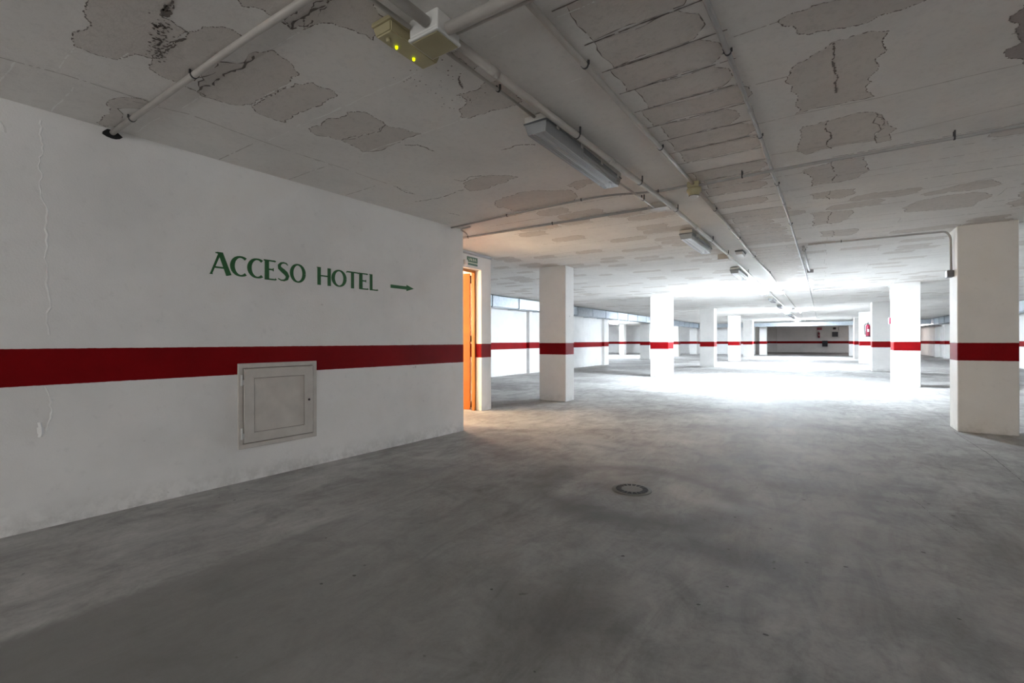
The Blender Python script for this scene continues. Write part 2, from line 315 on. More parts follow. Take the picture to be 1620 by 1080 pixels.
def patch(pts, mi, z=CEIL-.001, depth=4, amp=.16, edge=(.0, .009), em=3):
    global NP
    NP += 1; z = z-NP*.000006
    j = jag(pts, depth, amp); flat(bm, j, z, mi)
    if edge: ribbon(bm, j, edge[0], edge[1], z-.0001, em, True, .2)  # thin dark strips stand in for shadow along the patch edges
for p in RAW: patch(p, 1)
for p in DARK: patch(p, 2)
for p in CRACK: ribbon(bm, jag(p, 4, .12, False), .002, .015, CEIL-.001-.002, 3, False, .12)
for p in SCAR: ribbon(bm, jag(p, 4, .03, False), .002, .010, CEIL-.001-.0022, 5, False, .15)
for p in JOINT: ribbon(bm, jag(p, 4, .012, False), .003, .008, CEIL-.001-.0018, 4, False, .12)
for x, y in ((-2.36, .84), (-2.39, .86)): flat(bm, jag([(x-.03, y-.01), (x+.03, y-.012), (x+.02, y+.012), (x-.02, y+.01)], 2, .3), CEIL-.001-.002, 3)
for _ in range(150):        # crumbling pits beside the near patch
    t = random.random(); cx = -2.45-.35*t+random.gauss(0, .03); cy = .86+.1*t+random.gauss(0, .022)
    r = random.uniform(.002, .008); flat(bm, [(cx+r*math.cos(a)*random.uniform(.6, 1.3), cy+r*math.sin(a)*random.uniform(.6, 1.3)) for a in (0, 1, 2, 3, 4, 5)], CEIL-.001-.0021, 3)
for _ in range(60):
    cx, cy = random.uniform(-1.95, -1.6), random.uniform(1.75, 2.2); r = random.uniform(.002, .006)
    flat(bm, [(cx+r*math.cos(a), cy+r*math.sin(a)*.8) for a in (0, 1, 2, 3, 4, 5)], CEIL-.001-.0021, 3)
# regular blocks: 0.26 m courses between the ribs
ribs = [-3.45+.702*k for k in range(-8, 16)]
ys = [.71, .96, 1.22, 1.465, 1.79] + [2.085+.262*k for k in range(0, 160)]
traced = [(min(p[0] for p in q), max(p[0] for p in q), min(p[1] for p in q), max(p[1] for p in q)) for q in RAW+DARK]
def free(x0, x1, y0, y1):
    return not any(a < x1-.05 and b > x0+.05 and c < y1-.03 and d > y0+.03 for a, b, c, d in traced)
for i in range(len(ys)-1):
    y0, y1 = ys[i], ys[i+1]
    if y0 > 30: break
    # rough bare strip between the two thin conduits
    if 1.5 < y0 < 13:
        xe = -.36+random.uniform(-.12, .22) if y0 > 4.6 else -.38+random.uniform(-.06, .05)
        xs = -.93+random.uniform(-.02, .05)
        if random.random() < .86:
            h = (y1-y0)/2
            patch([(xs, y0+.006), (xe-.08, y0+.008), (xe-.01, y0+h*.6), (xe, y0+h*1.3), (xe-.07, y1-.012), ((xs+xe)/2, y1-.012), (xs, y1-.006)], 1, depth=3, amp=.07, edge=(0, .007))
        ribbon(bm, jag([(-.98, y0), (-.36, y0)], 5, .01, False), .004, .010, CEIL-.001-.0019, 3, False, .08)
    for k in range(len(ribs)-1):
        x0, x1 = ribs[k], ribs[k+1]
        far = y0 > 4.2
        if x1 < -9 or x0 > 6.9 or (x0 < -3.6 and y0 < 6.3): continue
        if -1.1 < (x0+x1)/2 < -.3: continue
        jx0, jx1 = x0+random.uniform(-.02, .02), x1+random.uniform(-.02, .02)
        if (far or x0 > .5) and random.random() < (.62 if far else .25):
            ribbon(bm, jag([(jx0, y0), (jx1, y0)], 5, .012, False), .003, .009, CEIL-.001-.0018, 3 if random.random() < .45 else 4, False, .18)
        pr = .0
        if far: pr = .42 if -3.6 < x0 < -1.3 else .26
        if y0 > 16: pr = .15
        if random.random() < pr and free(x0, x1, y0, y1):
            a = random.uniform(0, .25); b = random.uniform(.3, .7)
            ax, bxx = x0+a, min(x0+a+b, x1+.05); h = (y1-y0)
            patch([(ax, y0+.3*h), (ax+.05, y0+.02), ((ax+bxx)/2, y0+.012), (bxx-.04, y0+.02), (bxx, y0+.35*h), (bxx-.05, y0+.7*h), (bxx-.02, y1-.02), ((ax+bxx)/2, y1-.012), (ax+.06, y1-.02), (ax-.02, y0+.7*h)], 1, depth=3, amp=.13, edge=(0, .006), em=3)
        if far and y0 < 22 and random.random() < .25:
            ribbon(bm, jag([(jx1, y0), (jx1, y1)], 4, .02, False), .002, .006, CEIL-.001-.0017, 4, False, .2)
c = link('ceiling', bm, [M['limewash'], M['bare'], M['bare_dark'], M['joint'], M['joint_soft'], M['scar']]); struct(c)
# ------------------------------------------------------------------ floor
bm = bmesh.new(); box(bm, X0, X1, Y0, Y1, -.3, 0)
ribbon(bm, jag([(1.396, 8.0), (1.41, 6.7), (1.36, 5.3), (1.33, 3.0), (1.3, -2)], 6, .008, False), .003, .009, .0012, 1, False, .05)
ribbon(bm, jag([(.5, 4.6), (.6, 4.1), (.69, 3.8)], 5, .03, False), .002, .005, .0012, 1, False, .3)
for cx, cy in [(-.43, 2.8), (.1, 2.91), (-.2, 2.69), (-.45, 2.14), (.2, 6.69), (-.89, 2.4), (-3.73, 1.66), (-.11, 3.97), (-.37, 2.37)]+[(random.uniform(-2.5, 1.2), random.uniform(1.2, 7)) for _ in range(40)]:
    r = random.uniform(.004, .011)
    flat(bm, [(cx+r*math.cos(a)*random.uniform(.7, 1.6), cy+r*math.sin(a)*random.uniform(.6, 1.2)) for a in (0, .9, 1.8, 2.7, 3.6, 4.5, 5.4)], .0012, 1)
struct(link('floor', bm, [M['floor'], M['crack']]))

# ------------------------------------------------------------------ walls
def wall(name, pts, mat='wall', z1=CEIL): 
    bm = bmesh.new(); prism(bm, pts, 0, z1); return struct(link(name, bm, M[mat]))
WL = lambda y: -4.055+.042*y
bm = bmesh.new(); prism(bm, [(WL(-6.25), -6.25), (WL(4.65), 4.65), (-4.70, 4.65), (-4.82, -6.25)][:4], 0, CEIL)
# raised plaster seam and blisters on the near wall
def relief(pts, w, h):
    for (y, z), (y2, z2) in zip(pts, pts[1:]):
        ww = w*random.uniform(.5, 1.4); hh = h*random.uniform(.4, 1.3)
        a = [bm.verts.new((WL(y)+.0, y-ww, z)), bm.verts.new((WL(y)+hh, y, z)), bm.verts.new((WL(y), y+ww, z))]
        b = [bm.verts.new((WL(y2), y2-ww, z2)), bm.verts.new((WL(y2)+hh, y2, z2)), bm.verts.new((WL(y2), y2+ww, z2))]
        bm.faces.new((a[0], a[1], b[1], b[0])); bm.faces.new((a[1], a[2], b[2], b[1]))
seam = [(.775, 2.53), (.770, 2.44), (.785, 2.38), (.768, 2.3), (.78, 2.2), (.772, 2.1), (.79, 2.02), (.80, 1.9), (.803, 1.75), (.80, 1.6), (.808, 1.45), (.80, 1.3), (.81, 1.2)]
relief([tuple(v) for v in jag(seam, 2, .12, False)], .006, .005)
relief([tuple(v) for v in jag([(.79, .88), (.815, .80), (.82, .72), (.80, .64), (.795, .60)], 2, .15, False)], .006, .005)
relief([(.765, .66), (.77, .63), (.772, .59), (.768, .57)], .012, .010)
relief([(.60, 2.46), (.615, 2.43), (.62, 2.40)], .010, .008)
for v, w in (((3.0, .62), (3.1, .55)), ((3.12, .54), (3.16, .47))): relief([tuple(q) for q in jag([v, w], 3, .15, False)], .003, .002)
struct(link('wall_left', bm, M['wall']))
# cracks / pores along the wall-ceiling corner belong to the hotel wall
# door wall of the stair block (opening 4.86..6.13, 2.32 high)
bm = bmesh.new()
box(bm, -4.98, -4.70, 4.65, 4.86, 0, CEIL); box(bm, -4.885, -4.70, 6.13, 6.40, 0, CEIL); box(bm, -4.98, -4.70, 4.86, 6.13, 2.34, CEIL)
struct(link('wall_recess', bm, M['wall']))
wall('wall_stair_side', [(-4.885, 6.25), (-8.9, 6.25), (-8.9, 6.40), (-4.885, 6.40)])
wall('wall_hall_back', [(-7.6, 3.4), (-7.5, 3.4), (-7.5, 6.25), (-7.6, 6.25)], 'wall_plain')
wall('wall_hall_side', [(-7.5, 3.4), (-4.9, 3.4), (-4.9, 3.5), (-7.5, 3.5)], 'wall_plain')
bm = bmesh.new(); prism(bm, [(-9.15, 6.4), (-8.9, 6.4), (-8.9, 21.8), (-9.15, 21.8)], 0, CEIL)
struct(link('wall_left_far', bm, M['wall']))
wall('wall_side_return', [(-19.4, 21.55), (-9.15, 21.55), (-9.15, 21.8), (-19.4, 21.8)])
wall('wall_outer_left', [(-19.6, 21.55), (-19.4, 21.55), (-19.4, 43.7), (-19.6, 43.7)])
wall('wall_side_back', [(-19.6, 43.7), (-4.6, 43.7), (-4.6, 43.95), (-19.6, 43.95)])
wall('wall_corridor_left', [(-4.85, 43.95), (-4.6, 43.95), (-4.6, 54), (-4.85, 54)])
wall('wall_back', [(-4.85, 54), (7.1, 54), (7.1, 54.25), (-4.85, 54.25)])
wall('wall_right', [(6.8, -6.25), (7.1, -6.25), (7.1, 54), (6.8, 54)])
bm = bmesh.new(); box(bm, -4.6, FILL_OPEN[0], -6.25, -6.0, 0, CEIL); box(bm, FILL_OPEN[1], 7.1, -6.25, -6.0, 0, CEIL); box(bm, FILL_OPEN[0], FILL_OPEN[1], -6.25, -6.0, FILL_OPEN[2], CEIL)
struct(link('wall_front', bm, M['wall']))

# ------------------------------------------------------------------ pillars
def pillar(x0, x1, y0, y1, label, group=None, name='pillar'):
    bm = bmesh.new(); box(bm, x0, x1, y0, y1, 0, CEIL, bevel=.008)
    o = link(name, bm, M['pillar']); return tag(o, label, 'pillar', group)
G1 = 'pillars along the left of the driving lane'; G2 = 'pillars along the right of the driving lane'; G3 = 'pillars of the side bay left of the lane'
for x0, x1, y0, d, lab in (
    (-4.63, -4.05, 7.91, .36, 'white square pillar with red band just right of the doorway'),
    (-4.63, -4.05, 15.04, .62, 'brightly lit white pillar, second from the doorway on the left row'),
    (-4.55, -3.95, 22.05, .62, 'grey-shaded white pillar, third from the doorway on the left row'),
    (-4.48, -3.88, 29.1, .60, 'small white pillar, fourth from the doorway on the left row'),
    (-4.58, -3.98, 36.1, .60, 'small white pillar with a glaring right side, fifth from the doorway'),
    (-4.20, -3.68, 42.6, .60, 'farthest pillar of the left row, under the crossing duct')):
    pillar(x0, x1, y0, y0+d, lab, G1)
for x0, x1, y0, d, lab in (
    (1.43, 1.975, 8.0, .43, 'large shaded white pillar with dark red band at the right edge'),
    (1.51, 2.03, 15.04, .62, 'bright white pillar with vivid red band, second on the right row'),
    (1.58, 2.13, 22.0, .62, 'greenish-grey shaded pillar, third on the right row'),
    (1.59, 2.14, 29.05, .62, 'white pillar carrying the red fire extinguisher on its front'),
    (1.70, 2.22, 36.1, .75, 'small pillar with a glaring left edge, fifth on the right row'),
    (1.72, 2.25, 42.9, .60, 'farthest pillar of the right row, beside the dark end bay')):
    pillar(x0, x1, y0, y0+d, lab, G2)
for x0, x1, y0, lab in (
    (-9.55, -8.95, 28.9, 'white pillar of the side bay seen left of the second lane pillar'),
    (-9.55, -8.95, 36.0, 'pale side bay pillar seen right of the second lane pillar'),
    (-9.6, -9.0, 42.4, 'bright side bay pillar seen left of the third lane pillar'),
    (-14.55, -14.1, 38.5, 'white pillar standing between two dark openings deep in the side bay')):
    pillar(x0, x1, y0, y0+.55, lab, G3)
for x0, x1, y0, y1, lab in ((-8.9, -8.78, 14.3, 15.0, 'shallow wall pier on the far left wall, nearest the doorway'),
                       (-8.9, -8.78, 21.25, 21.8, 'shallow wall pier ending the far left wall')):
    bm = bmesh.new(); box(bm, x0, x1, y0, y1, 0, CEIL); tag(link('wall_pier', bm, M['pillar']), lab, 'pier', 'piers on the far left wall')
for i, (y0, lab) in enumerate(((22.0, 'shallow pier on the right side wall right of the near pillar'), (29.0, 'pier on the right side wall, nearest of those seen between the right pillars'),
                (36.0, 'pier on the right side wall, middle of those seen between the right pillars'), (40.0, 'thin dark pier on the right side wall before the last one'), (43.0, 'dark pier farthest along the right side wall'))):
    bm = bmesh.new(); box(bm, 6.55 if y0 > 30 else 6.68, 6.8, y0, y0+.5, 0, CEIL); tag(link('wall_pier', bm, M['pillar']), lab, 'pier', 'piers on the right side wall')
bm = bmesh.new(); box(bm, -4.6, -3.75, 53.6, 54, 0, CEIL); tag(link('wall_pier', bm, M['pillar']), 'shallow pier at the left corner of the dark end wall', 'pier')

# ------------------------------------------------------------------ ventilation ducts
def duct(label, x0, x1, y0, y1, z0, z1, along, step=1.2):
    t = thing('ventilation_duct', label, 'duct', ((x0+x1)/2, (y0+y1)/2, z0))
    cx, cy = (x0+x1)/2, (y0+y1)/2
    b = bx('duct_body', M['duct'], (x0-cx, x1-cx, y0-cy, y1-cy, 0, z1-z0), t, .012)
    n = int(((y1-y0) if along == 'y' else (x1-x0))/step)
    for k in range(n+1):
        if along == 'y':
            q = y0-cy+.02+k*step; d = (x0-cx-.022, x1-cx+.022, q, q+.035, -.022, z1-z0)
        else:
            q = x0-cx+.02+k*step; d = (q, q+.035, y0-cy-.022, y1-cy+.022, -.022, z1-z0)
        bx('flange', M['duct'], d, t)
    return t
duct('long galvanised air duct under the ceiling along the left side wall', -8.83, -8.40, 7.0, 43.4, 2.24, 2.585, 'y', 1.5)
duct('galvanised air duct under the ceiling along the right side wall', 6.05, 6.50, 16.0, 53.5, 2.20, 2.585, 'y', 1.5)
duct('galvanised air duct crossing above the lane in front of the dark end bay', -8.3, 6.0, 40.6, 41.0, 2.24, 2.55, 'x', 1.5)

# ------------------------------------------------------------------ conduits
def smooth_path(pts, r=.12, n=6):
    pts = [Vector(p) for p in pts]; out = [pts[0]]
    for a, b, c in zip(pts, pts[1:], pts[2:]):
        d1, d2 = (a-b), (c-b); k = min(r, d1.length*.45, d2.length*.45)
        p, q = b+d1.normalized()*k, b+d2.normalized()*k
        for i in range(n+1):
            t = i/n; out.append(p*(1-t)**2+b*2*t*(1-t)+q*t*t)
    out.append(pts[-1]); return out
def conduit(label, pts, r, mat='pvc', clips=(), group='conduits under the ceiling', bend=.12, couplers=(), off=.010):
    """pts (x, y[, z]); clips and couplers: distances along the run"""
    P = [Vector((p[0], p[1], p[2] if len(p) > 2 else CEIL-r-off)) for p in pts]
    base = P[0].copy(); t = thing('conduit', label, 'conduit', base, 0, group)
    Q = [p-base for p in smooth_path(P, bend)]
    bm = bmesh.new(); tube(bm, Q, r, 14); link('pipe', bm, M[mat], t)
    def at(s):
        for a, b in zip(Q, Q[1:]):
            L = (b-a).length
            if s <= L: return a+(b-a)*(s/max(L, 1e-6)), (b-a).normalized()
            s -= L
        return Q[-1], (Q[-1]-Q[-2]).normalized()
    for s in clips:
        p, d = at(s); bm = bmesh.new()
        tube(bm, [p-d*.005, p+d*.005], r+.003, 14)
        side = Vector((-d.y, d.x, 0))
        if abs(d.z) < .5:
            top = CEIL-base.z
            for sg in (1, -1):
                a = p+side*sg*(r+.003)
                box(bm, a.x-.0045, a.x+.0045, a.y-.0045, a.y+.0045, p.z, top-.006)
        link('clip', bm, M['clip'], t)
    for s in couplers:
        p, d = at(s); bm = bmesh.new(); tube(bm, [p-d*.035, p+d*.035], r+.003, 14); link('coupler', bm, M[mat], t)
    return t
conduit('thick pale conduit running down the lane beside the fluorescent lights', [(-1.41, 1.65), (-1.385, 2.5), (-1.284, 4.84), (-1.25, 7.9), (-1.24, 39)], .022, clips=[1.2, 2.35, 3.4, 5.2, 6.4, 8.8], couplers=[.28, 1.75, 4.3], off=.036)
conduit('grey conduit down the lane between its two neighbours, ending at the yellowed smoke detector', [(-1.03, -2.0), (-1.022, 1.63), (-.983, 3.45), (-.963, 4.38)], .016, clips=[4.2, 5.45])
conduit('grey conduit continuing from the yellowed smoke detector to the white one', [(-.963, 4.50), (-.954, 6.15), (-.943, 9.45), (-.90, 11.0), (-.93, 15.13)], .016, clips=[.9, 2.6, 4.3, 6.5], couplers=[1.9])
conduit('thin conduit continuing past the white smoke detector into the distance', [(-.93, 15.27), (-.88, 39)], .014)
conduit('thin steel conduit down the lane, rightmost of the long runs', [(-.42, -2.0), (-.40, 2.05), (-.38, 2.52), (-.354, 3.56), (-.316, 5.77), (-.27, 11.3), (-.24, 38)], .013, 'pvc_dark', clips=[4.5, 5.65, 6.85, 8.6], couplers=[5.2, 7.6])
conduit('short bright steel conduit doubling the rightmost long run', [(-.225, 8.28), (-.20, 11.17)], .018, 'pvc_dark', clips=[.3], couplers=[1.6])
conduit('dark conduit from the yellowed smoke detector left to the lettered wall', [(-3.86, 4.42), (-2.47, 4.31), (-1.77, 4.285), (-1.42, 4.42), (-1.25, 4.47), (-1.02, 4.44)], .010, 'pvc_dark', clips=[.9, 1.85, 2.6], bend=.25, off=.009)
conduit('long dark conduit from the yellowed smoke detector right across the ceiling', [(-.905, 4.38), (-.45, 4.35), (6.7, 4.34)], .012, 'pvc_dark', clips=[.35, 1.67, 3.2], bend=.25, off=.042)
conduit('dark conduit crossing from the doorway recess to the brown junction box', [(-4.6, 4.93), (-1.53, 4.95)], .014, 'pvc_dark', clips=[.6, 1.9])
conduit('short curved conduit at the top corner of the lettered wall', [(-3.62, 4.50), (-3.82, 4.53), (-3.86, 4.70), (-3.95, 4.86)], .009, 'pvc_dark', bend=.1, off=.014)
conduit('grey conduit crossing the top left and ending in a dark wall hole', [(-3.99, 1.115), (-2.35, 1.116), (-1.66, 1.13)], .017, clips=[.35, 1.22])
conduit('thick white conduit leaving the junction box toward the top right', [(-1.365, 1.545), (-.4, 1.56), (3.0, 1.56)], .026, clips=[1.6], off=.044)
conduit('thin white conduit beside the thick one at the junction box', [(-1.365, 1.605), (-.4, 1.63), (3.0, 1.63)], .010, off=.044)
conduit('thick white conduit entering the junction box from the top left', [(-1.45, .2), (-1.43, 1.475)], .024, off=.03)
conduit('thin white conduit left of the thick one entering the junction box', [(-1.57, .2), (-1.53, 1.475)], .010, off=.03)
conduit('thin grey conduit from the junction box to the nearest light', [(-1.52, 1.65), (-1.50, 2.51)], .009, clips=[.48], off=.025)
conduit('thin grey conduit between the first and second lights', [(-1.48, 3.82), (-1.45, 4.84)], .009, clips=[.7], off=.044)
conduit('dark conduit across the ceiling bending down the large right pillar', [(-.16, 8.15), (1.36, 8.2), (1.405, 8.21, 2.5), (1.41, 8.22, 2.07)], .013, 'pvc_dark', clips=[.4], bend=.12)
conduit('thin conduit across the ceiling to the second right pillar', [(-.2, 15.55), (1.46, 15.5), (1.49, 15.5, 2.45), (1.49, 15.5, 2.2)], .011, 'pvc_dark', bend=.12)
conduit('thin dark conduit above the sign on the recess wall', [(-4.68, 4.7, 2.56), (-4.68, 6.38, 2.56)], .014, 'pvc_dark', group='conduits on walls')
o = bx('junction_box', M['grey_plastic'], (1.36, 1.428, 8.16, 8.28, 1.975, 2.065), None, .008, 2); tag(o, 'small grey box at the bottom of the large pillar conduit', 'junction box')
o = bx('pipe_bracket', M['pvc_dark'], (-.24, -.13, 11.175, 11.235, CEIL-.065, CEIL-.004), None, .004); tag(o, 'small dark bracket ending the short bright conduit', 'bracket')
bm = bmesh.new(); pts = [(WL(1.115)+.0015, 1.115+.05*math.cos(a)*random.uniform(.8, 1.2), 2.565+.034*math.sin(a)*random.uniform(.8, 1.0)) for a in [k*.52 for k in range(12)]]
lo = [bm.verts.new(p) for p in pts]; hi = [bm.verts.new((p[0]+.003, p[1], p[2])) for p in pts]
bm.faces.new(lo); bm.faces.new(hi)
for i in range(12): bm.faces.new((lo[i], lo[(i+1) % 12], hi[(i+1) % 12], hi[i]))
struct(link('trim_1', bm, M['hole']))  # thin black disc on the wall stands for the dark pipe hole

# ------------------------------------------------------------------ junction boxes, emergency lights, detectors
t = thing('junction_box', 'large white junction box with yellowed lid where the conduits meet', 'junction box', (-1.458, 1.56, CEIL))
bm = bmesh.new(); box(bm, -.085, .085, -.075, .075, -.085, -.001, .008, 0, 2)
for px, py, ang in ((.02, .06, 0), (-.06, .055, 0)): lathe(bm, [(.03, 0), (.03, .02)], (px, py+.01, -.04), 'Y', 16)
link('box_body', bm, M['plastic'], t)
bm = bmesh.new(); box(bm, -.089, .089, -.079, .079, -.100, -.085, .005, 0, 2); link('lid_rim', bm, M['plastic'], t)
bm = bmesh.new(); box(bm, -.080, .080, -.070, .070, -.106, -.1002, .003, 0, 1)
link('lid', bm, M['yellowed_lid'], t)['label'] = 'yellowed flat lid'
def emergency_light(label, loc, rz, body, lid, led=True, L=.33, Wd=.13, Hh=.065):
    t = thing('emergency_light', label, 'emergency light', loc, rz, 'emergency lights')
    bm = bmesh.new(); box(bm, -Wd/2, Wd/2, -L/2, L/2, -Hh*.35, -.001, .006, 0, 2); link('back_plate', bm, M[body], t)
    bm = bmesh.new(); vs = box(bm, -Wd/2+.004, Wd/2-.004, -L/2+.004, L/2-.004, -Hh, -Hh*.35, 0)
    for v in vs:
        if v.co.z < -Hh*.9: v.co.x *= .8; v.co.y *= .93
    bmesh.ops.bevel(bm, geom=list(bm.edges), offset=.006, segments=2, affect='EDGES'); link('cover', bm, M[lid], t)
    if led:
        for y in (-.055, .055):
            bm = bmesh.new(); lathe(bm, [(.0065, 0), (.0065, -.007), (.004, -.011)], (-.018, y, -Hh-.0002)); link('indicator_led', bm, M['led'], t)['label'] = 'glowing yellow-green indicator'
        bm = bmesh.new(); lathe(bm, [(.010, 0), (.010, -.012), (.007, -.016)], (-.005, -.115, -Hh-.0002)); link('test_button', bm, M[lid], t)
    return t
emergency_light('yellowed emergency light with two glowing green-yellow indicators', (-1.635, 1.565, CEIL), 0, 'yellowed', 'yellowed')
emergency_light('small emergency light glinting right of the conduit beyond the second lamp', (-1.09, 8.32, CEIL), 0, 'grey_plastic', 'plastic', False, .34, .12, .07)
emergency_light('small white emergency light beside the third bank of lamps', (-1.06, 14.9, CEIL), 0, 'plastic', 'plastic', False, .34, .12, .07)
emergency_light('tiny white emergency light farthest down the lane', (-1.02, 24.0, CEIL), 0, 'plastic', 'plastic', False, .34, .12, .07)
def jbox(label, x0, x1, y0, y1, h, mat):
    t = thing('junction_box', label, 'junction box', ((x0+x1)/2, (y0+y1)/2, CEIL)); a, b = (x1-x0)/2, (y1-y0)/2
    bm = bmesh.new(); box(bm, -a, a, -b, b, -h*.8, -.001, .006, 0, 2); link('box_body', bm, M[mat], t)
    bm = bmesh.new(); box(bm, -a-.003, a+.003, -b-.003, b+.003, -h, -h*.8, .004, 0, 2); link('lid', bm, M[mat], t)
jbox('brownish flat junction box where the recess conduit meets the thick one', -1.52, -1.32, 4.86, 5.02, .06, 'pvc')
jbox('grey-brown junction box on the thick conduit beyond the second lamp', -1.44, -1.285, 8.35, 8.50, .09, 'pvc')
jbox('small pale box on the thick conduit under the lit lamp glow', -1.41, -1.275, 15.3, 15.48, .09, 'plastic')
def detector(label, x, y, mat, k=1.35):
    t = thing('smoke_detector', label, 'smoke detector', (x, y, CEIL), 0, 'smoke detectors')
    bm = bmesh.new(); box(bm, -.052, .052, -.052, .052, -.055, -.004, .008, 0, 2); link('mounting_box', bm, M[mat], t)
    P = lambda l: [(r*k, -.0552-(h-.0502)*k) for r, h in l]
    bm = bmesh.new(); lathe(bm, P([(.040, .0503), (.047, .056), (.047, .072), (.038, .084), (.035, .096), (.030, .102)]), (0, 0, 0)); link('sensor_head', bm, M[mat], t)
    bm = bmesh.new(); lathe(bm, P([(.031, .1022), (.031, .107), (.024, .1115)]), (0, 0, 0)); link('sensor_tip', bm, M['plastic' if mat != 'plastic' else 'lid_trim'], t)
    bm = bmesh.new(); lathe(bm, P([(.0305, .1015), (.034, .1018), (.034, .1035), (.0305, .104)]), (0, 0, 0)); link('vent_ring', bm, M['clip'], t)
detector('yellowed smoke detector hanging where two conduits cross', -.963, 4.44, 'yellowed')
detector('white smoke detector glaring beside the first lit lamp', -.93, 15.2, 'plastic')
detector('tiny white smoke detector farther down the lane', -.81, 26.0, 'plastic')

# ------------------------------------------------------------------ fluorescent lights
def fixture(label, x, y, lit=None, first=False):
    L, Wd = 1.29, .165
    t = thing('fluorescent_light', label, 'light fixture', (x, y, CEIL), 0, 'fluorescent lights down the lane')
    hm = M['housing']
    bm = bmesh.new(); box(bm, -Wd/2, Wd/2, 0, L, -.055, -.012, .008, 0, 2)
    box(bm, -.03, .03, .25, .29, -.012, -.001); box(bm, -.03, .03, 1.0, 1.04, -.012, -.001)
    link('housing', bm, hm, t)
    bm = bmesh.new(); box(bm, -Wd/2-.005, Wd/2+.005, -.005, L+.005, -.064, -.055, .003); link('gasket_rim', bm, M['lid_trim'], t)
    lm = {None: M['lens'], 'lit': M['lit']}[lit]
    bm = bmesh.new(); zt, zb = -.0645, -.128
    w0, w1, e0, e1 = Wd/2-.002, Wd/2-.018, .002, .016
    q = [bm.verts.new(p) for p in [(-w0, e0, zt), (w0, e0, zt), (w0, L-e0, zt), (-w0, L-e0, zt), (-w1, e1, zb), (w1, e1, zb), (w1, L-e1, zb), (-w1, L-e1, zb)]]
    for f in ((4, 5, 6, 7), (0, 1, 5, 4), (1, 2, 6, 5), (2, 3, 7, 6), (3, 0, 4, 7)): bm.faces.new([q[i] for i in f])
    if lit: bm.faces.new([q[i] for i in (0, 1, 2, 3)])
    ln = link('lens', bm, lm, t); ln['label'] = 'glowing white lens' if lit else 'clear ribbed lens'
    if not lit:
        bm = bmesh.new(); box(bm, -.055, .055, .03, L-.03, -.075, -.0645, .003); link('reflector_tray', bm, M['tray'], t)
        for sx in (-.035, .035):
            bm = bmesh.new(); tube(bm, [(sx, .04, -.094), (sx, L-.04, -.094)], .013, 12); tb = link('lamp_tube', bm, M['white_label'], t)
            for yy in (.02, L-.05): bx('lamp_holder', M['white_label'], (sx-.014, sx+.014, yy, yy+.03, -.116, -.066), t, .003)
    for sx in (-1, 1):
        for yy in ((.12, .48, .84, 1.18) if first else (.2, 1.08)):
            bm = bmesh.new(); box(bm, sx*(Wd/2+.0055), sx*(Wd/2+.011), yy, yy+.028, -.078, -.030); link('clamp', bm, M['housing'], t)
    return t
fx = lambda y: -1.50 + min(.12, .0125*(y-2.5))
lab = {0: 'unlit fluorescent fitting with clear ribbed cover, nearest and largest', 1: 'unlit fluorescent fitting, second along the thick conduit', 2: 'small unlit fluorescent fitting, third along the thick conduit',
       3: 'first glowing fluorescent fitting of the lane, at the wide bright ceiling band', 4: 'dark unlit fitting just beyond the first glowing lamp', 5: 'second dark fitting beyond the first glowing lamp',
       6: 'second glowing fluorescent fitting down the lane', 7: 'tiny unlit fitting between the second and third glowing lamps', 8: 'tiny unlit fitting just before the third glowing lamp', 9: 'farthest glowing fluorescent fitting, above the crossing duct'}
for k in range(10):
    y = 2.52+3.70*k
    fixture(lab[k], fx(y), y, 'lit' if k in (3, 6, 9) else None, k == 0)
fixture('glowing fluorescent fitting over the side bay seen between far pillars', -13.2, 33.2, 'lit')

# ------------------------------------------------------------------ hotel door in the recess
d = bpy.data.objects.new('door_1', None); COL.objects.link(d); d.location = (-4.86, 6.10, 0); struct(d)
bm = bmesh.new()
for y0, y1 in ((0, .028), (-1.238, -1.208)): box(bm, -.025, .045, y0, y1, 0, 2.338, .003)
box(bm, -.025, .045, -1.208, 0, 2.308, 2.338, .003)
box(bm, .030, .046, -.012, -.0005, 0, 2.306, .002); box(bm, .000, .012, -.006, -.0005, 0, 2.306, .002); box(bm, .030, .046, -1.207, -.013, 2.295, 2.307, .002)
link('door_frame', bm, M['door_frame'], d)
bm = bmesh.new(); box(bm, -.008, .022, -1.17, -.012, .012, 2.296, .003)
leaf = link('door_leaf', bm, M['door_wood'], d); leaf.location = (-.045, .012, 0); leaf.rotation_euler = (0, 0, -math.radians(75))
for z, l in ((.05, .10), (1.15, .10), (2.13, .13)):
    bm = bmesh.new(); tube(bm, [(-.040, -.002, z), (-.040, -.002, z+l)], .013, 10); link('hinge', bm, M['hinge'], d)
bm = bmesh.new(); tube(bm, [(.022, -1.08, 1.03), (.07, -1.08, 1.03), (.07, -.97, 1.03)], .010, 10); hd = link('door_handle', bm, M['hinge_bright'], leaf)
hl = bpy.data.lights.new('hall_lamp', 'POINT'); hl.energy = HALL; hl.color = (1.0, .76, .48); hl.shadow_soft_size = .07
ho = bpy.data.objects.new('hall_lamp', hl); COL.objects.link(ho); ho.location = (-6.6, 4.75, 1.75)
h2 = hl.copy(); h2.energy = HALL*.5; h2.color = (1.0, .80, .58)
o2 = bpy.data.objects.new('hall_wall_light', h2); COL.objects.link(o2); o2.location = (-7.1, 6.08, 1.9)  # unseen second light added to brighten the gap behind the leaf

